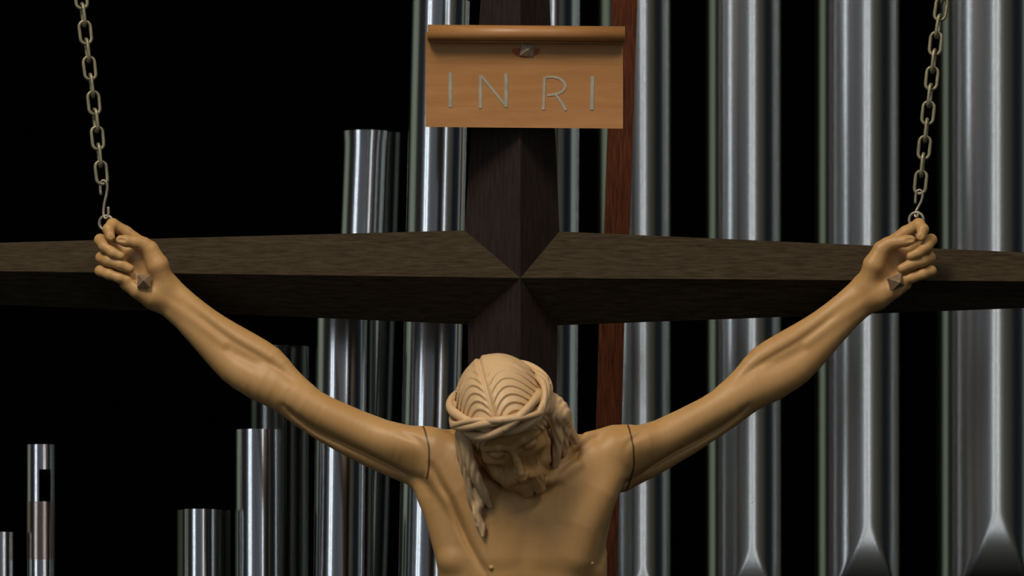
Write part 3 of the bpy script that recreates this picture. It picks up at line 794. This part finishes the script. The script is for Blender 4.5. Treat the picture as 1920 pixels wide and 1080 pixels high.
# ================================================================== ORGAN PIPES
pipes_n = 0
def organ_pipe(xl, xr, top, w, label, mat, ub=0.0, mouth=None, slot=None, flare=0.0, bottom=-2.98, face=12, lower=None, base_mat=None):
    """xl,xr: edges (px) at the middle of the frame; ub: sideways lean px per 1000px downwards; top: v of the pipe mouth"""
    root_u = (xl + xr) / 2
    s = (DIST - w / 1000) / DIST
    R = (xr - xl) / 2 / 1000 * s
    def centre(v): return W(root_u + ub * (v - 540) / 1000, v, w)
    zt = float(centre(top)[2])
    base = centre(540); lean = (centre(1540)[0] - centre(540)[0]) / (centre(1540)[2] - centre(540)[2])
    def cx(z): return base[0] + (z - base[2]) * lean
    root = empty('organ_pipe', (cx(bottom), base[1], bottom)); tag(root, label, 'organ pipe', 'metal organ pipes behind the cross')
    NA = 96
    zs = list(np.linspace(zt, -1.0, 60))
    if mouth:
        mu, mv = mouth; ztip = float(W(mu, mv, w)[2])
        zs = [z for z in zs if z > ztip + .01] + list(ztip + .008 - np.linspace(0, 1, 60) ** 1.3 * (ztip + 1.0))
    if slot:
        s0, s1, a0, a1 = slot; z0 = float(W(root_u, s0, w)[2]); z1 = float(W(root_u, s1, w)[2])
        zs = sorted(set([z for z in zs if abs(z - z0) > .008 and abs(z - z1) > .008] + [z0, z1]), reverse=True)
    zs += [-1.4, -1.9, -2.2]
    vs, fs = [], []
    fa = math.radians(face)
    rows = len(zs)
    for z in zs:
        r = R
        if flare and zt - z < .03: r = R * (1 + flare * (1 - (zt - z) / .03))
        if z < -1.9: r = R * .99
        for k in range(NA):
            a = 2 * math.pi * k / NA
            nx, ny = math.sin(a), -math.cos(a)
            px, py = nx * r, ny * r
            if mouth and z < ztip:
                h = ztip - z
                hw = min(.46 * h, R * .80) if h < R * 2.8 else R * .80 * max(0, 1 - (h - R * 2.8) / .05)
                if hw > 0:
                    lim = math.sqrt(max(R * R - hw * hw, 0)) - min(h * .01, .002)
                    fx, fy = math.sin(fa), -math.cos(fa)
                    dd = px * fx + py * fy
                    if dd > lim: px -= fx * (dd - lim); py -= fy * (dd - lim)
            vs.append((cx(z) + px, base[1] + py, z))
    for i in range(rows - 1):
        for k in range(NA):
            if slot and z1 + 1e-6 < (zs[i] + zs[i + 1]) / 2 < z0 - 1e-6:
                ad = (k + .5) * 360 / NA; ad = ad - 360 if ad > 180 else ad
                if a0 < ad < a1: continue
            fs.append((i * NA + k, i * NA + (k + 1) % NA, (i + 1) * NA + (k + 1) % NA, (i + 1) * NA + k))
    o = obj('pipe_body', vs, [f[::-1] for f in fs], mat, root, recalc=False)
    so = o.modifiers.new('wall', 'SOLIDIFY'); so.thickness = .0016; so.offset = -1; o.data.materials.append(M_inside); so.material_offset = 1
    es = o.modifiers.new('crisp_rim', 'EDGE_SPLIT'); es.split_angle = math.radians(50)
    # conical foot
    vs, fs = [], []
    for (z, r) in ((-2.2, R * .99), (-2.22, R * .99), (-2.9, R * .3), (bottom, R * .25)):
        for k in range(NA):
            a = 2 * math.pi * k / NA; vs.append((cx(z) + math.sin(a) * r, base[1] - math.cos(a) * r, z))
    for i in range(3):
        for k in range(NA): fs.append((i * NA + k, i * NA + (k + 1) % NA, (i + 1) * NA + (k + 1) % NA, (i + 1) * NA + k))
    fs.append(tuple(3 * NA + k for k in range(NA)))
    obj('pipe_foot', vs, fs, mat, root)
    if lower:
        l0, l1 = lower; z0_, z1_ = float(W(root_u, l0, w)[2]), float(W(root_u, l1, w)[2]); vs, fs = [], []
        for (z, r) in ((z0_, R * 1.0), (z0_, R * 1.02), (z1_, R * 1.02), (z1_, R * 1.0)):
            for k in range(NA):
                a = 2 * math.pi * k / NA; vs.append((cx(z) + math.sin(a) * r, base[1] - math.cos(a) * r, z))
        for i in range(3):
            for k in range(NA): fs.append((i * NA + k, i * NA + (k + 1) % NA, (i + 1) * NA + (k + 1) % NA, (i + 1) * NA + k))
        mb = tag(obj('mottled_band', vs, fs, M_pipe_mottled, root), 'metal band below the slot, mottled brownish reflection in its colour')
        es = mb.modifiers.new('crisp_rim', 'EDGE_SPLIT'); es.split_angle = math.radians(50)
    return root
A = organ_pipe
# left side, short treble pipes to tall
A(-24, 27, 998, -470, 'short plain pipe cut off by the left edge of the photo, the lowest top', M_pipe)
A(50, 104, 834, -480, 'short pipe near the left edge with a black tuning slot in its side', M_pipe, slot=(881, 941, -2, 44), lower=(941, 1050))
A(344, 406, 955, -430, 'short shiny pipe with one broad white highlight, left of the bearded figure', M_pipe)
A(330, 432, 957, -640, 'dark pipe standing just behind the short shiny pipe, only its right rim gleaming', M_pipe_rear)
A(441, 527, 806, -450, 'medium bright pipe below the left elbow with two white highlights', M_pipe)
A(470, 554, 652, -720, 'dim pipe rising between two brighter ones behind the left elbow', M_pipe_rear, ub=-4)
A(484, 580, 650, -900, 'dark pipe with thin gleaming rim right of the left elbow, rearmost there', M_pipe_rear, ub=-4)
A(594, 690, 560, -470, 'bright two-highlight pipe below the crossbeam passing behind the left upper arm', M_pipe, ub=-12)
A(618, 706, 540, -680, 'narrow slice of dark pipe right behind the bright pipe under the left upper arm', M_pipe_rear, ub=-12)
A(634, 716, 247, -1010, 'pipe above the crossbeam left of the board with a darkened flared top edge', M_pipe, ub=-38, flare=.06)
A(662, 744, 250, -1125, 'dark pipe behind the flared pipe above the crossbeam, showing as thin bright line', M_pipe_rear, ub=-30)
A(759, 869, 3, -540, 'tall bright pipe directly left of the upright, its open top just inside the frame', M_pipe, ub=-22)
A(960, 1084, -260, -900, 'tall pipe half hidden behind the upright of the cross, just left of the brown post', M_pipe, ub=-6)
A(1122, 1258, -420, -1500, 'tall grey pipe touching the right side of the reddish brown post', M_pipe_far, mouth=(1207, 1062))
A(1323, 1465, -460, -1600, 'tall grey pipe behind the right upper arm, second from the brown post', M_pipe_far, mouth=(1411, 1024))
A(1528, 1687, -500, -1700, 'tall wide pipe behind the right forearm with pointed upper lip below', M_pipe_far, mouth=(1632, 983))
A(1757, 1937, -540, -1800, 'widest organ pipe at the far right edge, with the highest pointed lip', M_pipe_far, mouth=(1868, 957))

# brown post between the pipes: tapers and leans slightly
post = None
def post_mesh():
    rows = [(-60, 1150, 1198), (0, 1148, 1195), (430, 1133, 1181), (600, 1124, 1171), (800, 1118, 1166), (1080, 1110, 1156)]
    vs, fs = [], []
    w = -620
    L = [W(l, v, w) for v, l, r in rows]; Rr = [W(r, v, w) for v, l, r in rows]
    top = 1.6; bot = -3.0
    def ext(a, b, z): t = (z - a[2]) / (b[2] - a[2]); return a + (b - a) * t
    L = [ext(L[0], L[1], top)] + L + [ext(L[-2], L[-1], bot)]; Rr = [ext(Rr[0], Rr[1], top)] + Rr + [ext(Rr[-2], Rr[-1], bot)]
    for l, r in zip(L, Rr):
        for p, y in ((l, 0), (r, 0), (r, .06), (l, .06)): vs.append((p[0], -w / 1000 + y, p[2]))
    n = len(L)
    for i in range(n - 1):
        for k in range(4): fs.append((i * 4 + k, i * 4 + (k + 1) % 4, (i + 1) * 4 + (k + 1) % 4, (i + 1) * 4 + k))
    fs.append((0, 1, 2, 3)); fs.append(tuple((n - 1) * 4 + k for k in range(4)))
    return vs, fs
vs, fs = post_mesh()
tag(obj('wooden_post', vs, fs, M_brown, smooth=False), 'reddish brown grained wooden post leaning slightly beside the grey pipes', 'post')
